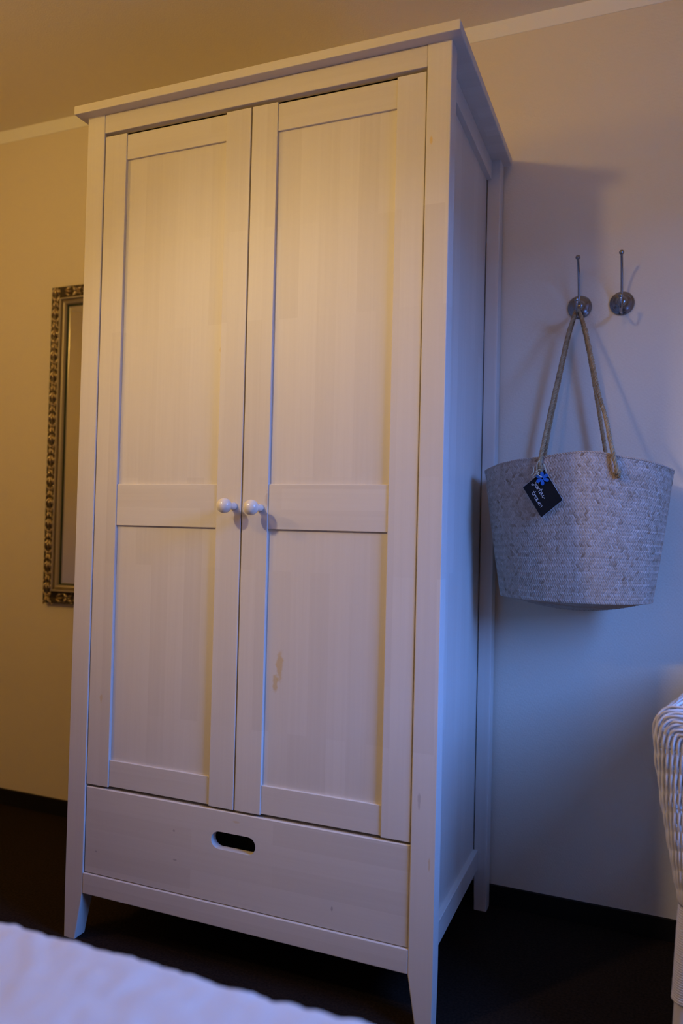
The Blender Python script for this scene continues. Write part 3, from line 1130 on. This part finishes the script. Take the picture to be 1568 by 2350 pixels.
# ================================================================== BED
BY1, BTOP = -0.812, 0.55
bed = thing('bed', (0.30, -1.35, 0), 'single bed covered by a white textured bedspread', 'bed')
box('bed_base', -0.78, 1.50, -1.92, BY1 - 0.045, 0.17, 0.33, 'bedwood', bed, 0.004)
box('mattress', -0.76, 1.48, -1.90, BY1 - 0.050, 0.33, BTOP - 0.014, 'mattress', bed, 0.03, 3)
for x in (-0.74, 1.42):
    for y in (-1.88, BY1 - 0.12):
        box('leg', x, x + 0.05, y, y + 0.05, 0, 0.17, 'bedwood', bed, 0.002)
V, F = [], []
NXB, NT = 300, 150
X0, X1 = -0.82, 1.54
def spread(s):
    """cross section from the far hem over the top to the near hem"""
    drop = 0.36
    wtop = 1.145
    r = 0.030
    arc = r * PI / 2
    if s < drop:
        return BY1 - 0.001 - 0.02 * 0, BTOP - r - (drop - s), (0, 1, 0)
    s -= drop
    if s < arc:
        a = s / r
        return BY1 - r + r * math.cos(a), BTOP - r + r * math.sin(a), (0, math.cos(a), math.sin(a))
    s -= arc
    return BY1 - r - s, BTOP, (0, 0, 1)
TOTAL = 0.36 + 0.047 + 1.115
for j in range(NT + 1):
    s = TOTAL * (j / NT) ** 1.0
    y, z, n = spread(s)
    for i in range(NXB + 1):
        x = X0 + (X1 - X0) * i / NXB
        q = Vector((x * 34, s * 34, 0))
        h = 0.0027 * noise.noise(q * 1.3) + 0.0018 * noise.noise(q * 2.4 + Vector((9, 4, 1))) + 0.0030 * noise.noise(Vector((x * 7, s * 7, 3)))
        V.append((x, y + n[1] * h, z + n[2] * h))
for j in range(NT):
    for i in range(NXB):
        a = j * (NXB + 1) + i
        F.append((a, a + 1, a + NXB + 2, a + NXB + 1))
o = pd_obj('bedspread', V, F, 'bedspread', None, True)
tag(o, 'white bedspread with embossed texture spread over the bed before the wardrobe', 'bedspread')
md = o.modifiers.new('thickness', 'SOLIDIFY')
md.thickness = 0.004
md.offset = -1

# ================================================================== WICKER CHAIR
CXM = 1.580                      # mirror plane of the chair
ch = thing('wicker_armchair', (1.335, 0.0, 0), 'white wicker armchair with rolled arms and bound legs beside the wall', 'armchair')
crng = random.Random(11)


def mirror_x(p, m):
    return Vector((2 * CXM - p.x, p.y, p.z)) if m else Vector(p)


# outline of the rolled arm seen from the front (x, z)
AC, AR = Vector((1.362, 0.629)), 0.0655


def arm_outline(d, n_low=22, n_arc=34, a_end=-100):
    """front outline inset by d: up the outer side, over the roll, curling in"""
    out = []
    B = Vector((1.3462 + d * 0.55, 0.352))
    r = max(0.004, AR - d)
    Tt = Vector((AC.x - r, AC.y))
    for k in range(n_low):
        t_ = k / n_low
        p = B.lerp(Tt, t_)
        p.x -= 0.0035 * math.sin(PI * t_)
        out.append(p)
    for k in range(n_arc + 1):
        a = math.radians(180 + (a_end - 180) * k / n_arc)
        c, s = math.cos(a), math.sin(a)
        e = 0.62 if a > PI / 2 else 1.0
        out.append(Vector((AC.x + r * math.copysign(abs(c) ** e, c), AC.y + r * math.copysign(abs(s) ** e, s))))
    return out


for m in (False, True):
    # front face of the arm: long weavers running up and round the scroll
    V, F, T = [], [], []
    for i in range(15):
        d = 0.0020 + i * 0.0043
        pl_ = arm_outline(d)
        # resample finely with waviness
        pts = catmull([Vector((p.x, 0, p.y)) for p in pl_], 2)
        s, path = 0.0, []
        last = pts[0]
        for p in pts:
            s += (p - last).length
            last = p
            bulge = 0.030 * math.sqrt(max(0, 1 - (1 - min(1, d / 0.045)) ** 2))
            wv = 0.0026 * math.sin(2 * PI * s / 0.066 + i * PI) + 0.0010 * noise.noise(Vector((s * 30, i * 5.0, 2)))
            sd = 0.0012 * math.sin(2 * PI * s / 0.066 + i * PI + 1.4) + 0.0012 * noise.noise(Vector((s * 22, i * 3.0, 7)))
            path.append(mirror_x(Vector((p.x + sd, 0.016 - bulge + wv, p.z)), m))
        tube(V, F, path, 0.0025, 7, T=T, tone=0.45 + crng.uniform(-.25, .3))
    # right of the scroll the weave carries on down to the seat
    for i in range(8):
        x = 1.4225 - i * 0.0066
        path = []
        for k in range(34):
            t_ = k / 33
            z = 0.352 + t_ * (0.572 - 0.352 - 0.008 * i)
            path.append(mirror_x(Vector((x + 0.0012 * math.sin(k * .9 + i * PI), 0.004 + 0.003 * math.sin(k * 0.62 + i * PI), z)), m))
        tube(V, F, path, 0.0025, 6, T=T, tone=0.5 + crng.uniform(-.2, .2))
    arm = pd_obj('arm', V, F, 'wicker', ch, True, T)
    # stakes across the front face
    V, F, T = [], [], []
    A = arm_outline(0.0015)
    for k in range(1, len(A) - 1, 2):
        p = A[k]
        c = Vector((AC.x, p.y)) if p.y < AC.y and k < 22 else AC
        q = p.lerp(c, 0.96)
        pts = [mirror_x(Vector((p.x, 0.020, p.y)), m), mirror_x(Vector(((p.x * .7 + q.x * .3), 0.0055, (p.y * .7 + q.y * .3))), m), mirror_x(Vector((q.x, 0.000, q.y)), m)]
        tube(V, F, catmull(pts, 4), 0.0020, 5, T=T, tone=0.35)
    tag(pd_obj('arm_stakes', V, F, 'wicker', arm, True, T), kind='stuff')
    # outer side and roll of the arm: weavers run front to back
    V, F, T = [], [], []
    A = arm_outline(0.003, 30, 40, -150)
    for i in range(len(A)):
        p = A[i]
        path = []
        for k in range(31):
            y = 0.016 + (0.470 - 0.016) * k / 30
            lift = 0.030 * (k / 30) ** 2 * (p.y - 0.35) / 0.35
            path.append(mirror_x(Vector((p.x + 0.0022 * math.sin(k * 1.25 + i * PI), y, p.y + lift + 0.0008 * math.sin(k * 1.25 + i * PI))), m))
        tube(V, F, path, 0.0036, 5, T=T, tone=0.5 + crng.uniform(-.25, .25))
    for k in range(7):
        y = 0.05 + 0.065 * k
        tube(V, F, [mirror_x(Vector((p.x + 0.001, y, p.y)), m) for p in A[::2]], 0.0028, 5, T=T, tone=0.4)
    pd_obj('arm_side', V, F, 'wicker', arm, True, T)

# back: leaning shell with a raised crest
V, F, T = [], [], []
def back_pt(u, v):
    """u -1..1 across, v 0..1 up"""
    z0 = 0.36
    crest = 0.685 + 0.120 * (1 - abs(u) ** 2.2)
    z = z0 + (crest - z0) * v
    hw = 0.212 + 0.048 * v
    return Vector((CXM + hw * u, 0.445 + 0.085 * v - 0.05 * abs(u) ** 3, z))
NBK = 62
for i in range(NBK):
    v = (i + 0.5) / NBK
    path = []
    for k in range(61):
        u = -1 + 2 * k / 60
        p = back_pt(u, v)
        p.y += 0.0035 * math.sin(k * 1.35 + i * PI)
        path.append(p)
    tube(V, F, path, 0.0040, 5, T=T, tone=0.5 + crng.uniform(-.25, .25))
for k in range(25):
    u = -0.97 + 1.94 * k / 24
    tube(V, F, [back_pt(u, j / 16) for j in range(17)], 0.0030, 5, T=T, tone=0.4)
bk = pd_obj('backrest', V, F, 'wicker', ch, True, T)
V, F, T = [], [], []
for ph in (0, 2.1, 4.2):
    tube(V, F, [back_pt(-1 + 2 * k / 160, 1.0) + Vector((0, 0.010 * math.cos(k * .5 + ph), 0.008 + 0.010 * math.sin(k * .5 + ph))) for k in range(161)], 0.0075, 6, T=T, tone=0.6)
pd_obj('crest_braid', V, F, 'wicker', bk, True, T)

# seat
V, F, T = [], [], []
for i in range(66):
    y = 0.016 + i * 0.0066
    path = [Vector((1.368 + (2 * (CXM - 1.368)) * k / 60, y, 0.392 + 0.003 * math.sin(k * 1.3 + i * PI))) for k in range(61)]
    tube(V, F, path, 0.0038, 5, T=T, tone=0.5 + crng.uniform(-.2, .2))
for k in range(18):
    x = 1.375 + 0.0242 * k
    tube(V, F, [(x, 0.018, 0.392), (x, 0.445, 0.392)], 0.003, 5, T=T, tone=0.4)
pd_obj('seat', V, F, 'wicker', ch, True, T)
# skirt under the seat
V, F, T = [], [], []
for i in range(9):
    z = 0.340 + i * 0.006
    path = [Vector((1.385 + (2 * (CXM - 1.385)) * k / 50, 0.014 + 0.003 * math.sin(k * 1.3 + i * PI), z)) for k in range(51)]
    tube(V, F, path, 0.0034, 5, T=T, tone=0.5)
pd_obj('front_skirt', V, F, 'wicker', ch, True, T)
# legs with cane binding
def chair_leg(top, foot, bz0, bz1, r=0.0205):
    V, F, T = [], [], []
    P = [foot.lerp(top, k / 10) for k in range(11)]
    tube(V, F, P, [r * (0.80 + 0.12 * k / 10) for k in range(11)], 16, T=T, tone=0.55)
    lg = pd_obj('leg', V, F, 'wicker', ch, True, T)
    V, F, T = [], [], []
    ax = (top - foot).normalized()
    s = ax.cross(Vector((0, 1, 0))).normalized(); q = ax.cross(s)
    L_ = (top.z - foot.z)
    turns = int((bz1 - bz0) / 0.0042)
    path = []
    for k in range(turns * 18):
        f_ = k / (turns * 18)
        z = bz0 + (bz1 - bz0) * f_
        c = foot.lerp(top, (z - foot.z) / L_)
        a = 2 * PI * k / 18
        rr = r * (1.0 + 0.10 * math.sin(PI * f_) * 0 + 0.02 * noise.noise(Vector((f_ * 20, 0, 0))))
        path.append(c + s * (rr * math.cos(a)) + q * (rr * math.sin(a)))
    tube(V, F, path, 0.0023, 5, T=T, tone=0.5)
    b_ = pd_obj('binding', V, F, 'wicker', lg, True, T)
for m in (False, True):
    chair_leg(mirror_x(Vector((1.3680, 0.012, 0.40)), m), mirror_x(Vector((1.350, -0.004, 0.0)), m), 0.188, 0.352)
    chair_leg(mirror_x(Vector((1.400, 0.430, 0.40)), m), mirror_x(Vector((1.388, 0.480, 0.0)), m), 0.30, 0.38)
# the chair is turned a little towards the wardrobe about its bound front leg
ch.rotation_euler = (0, 0, math.radians(-15))
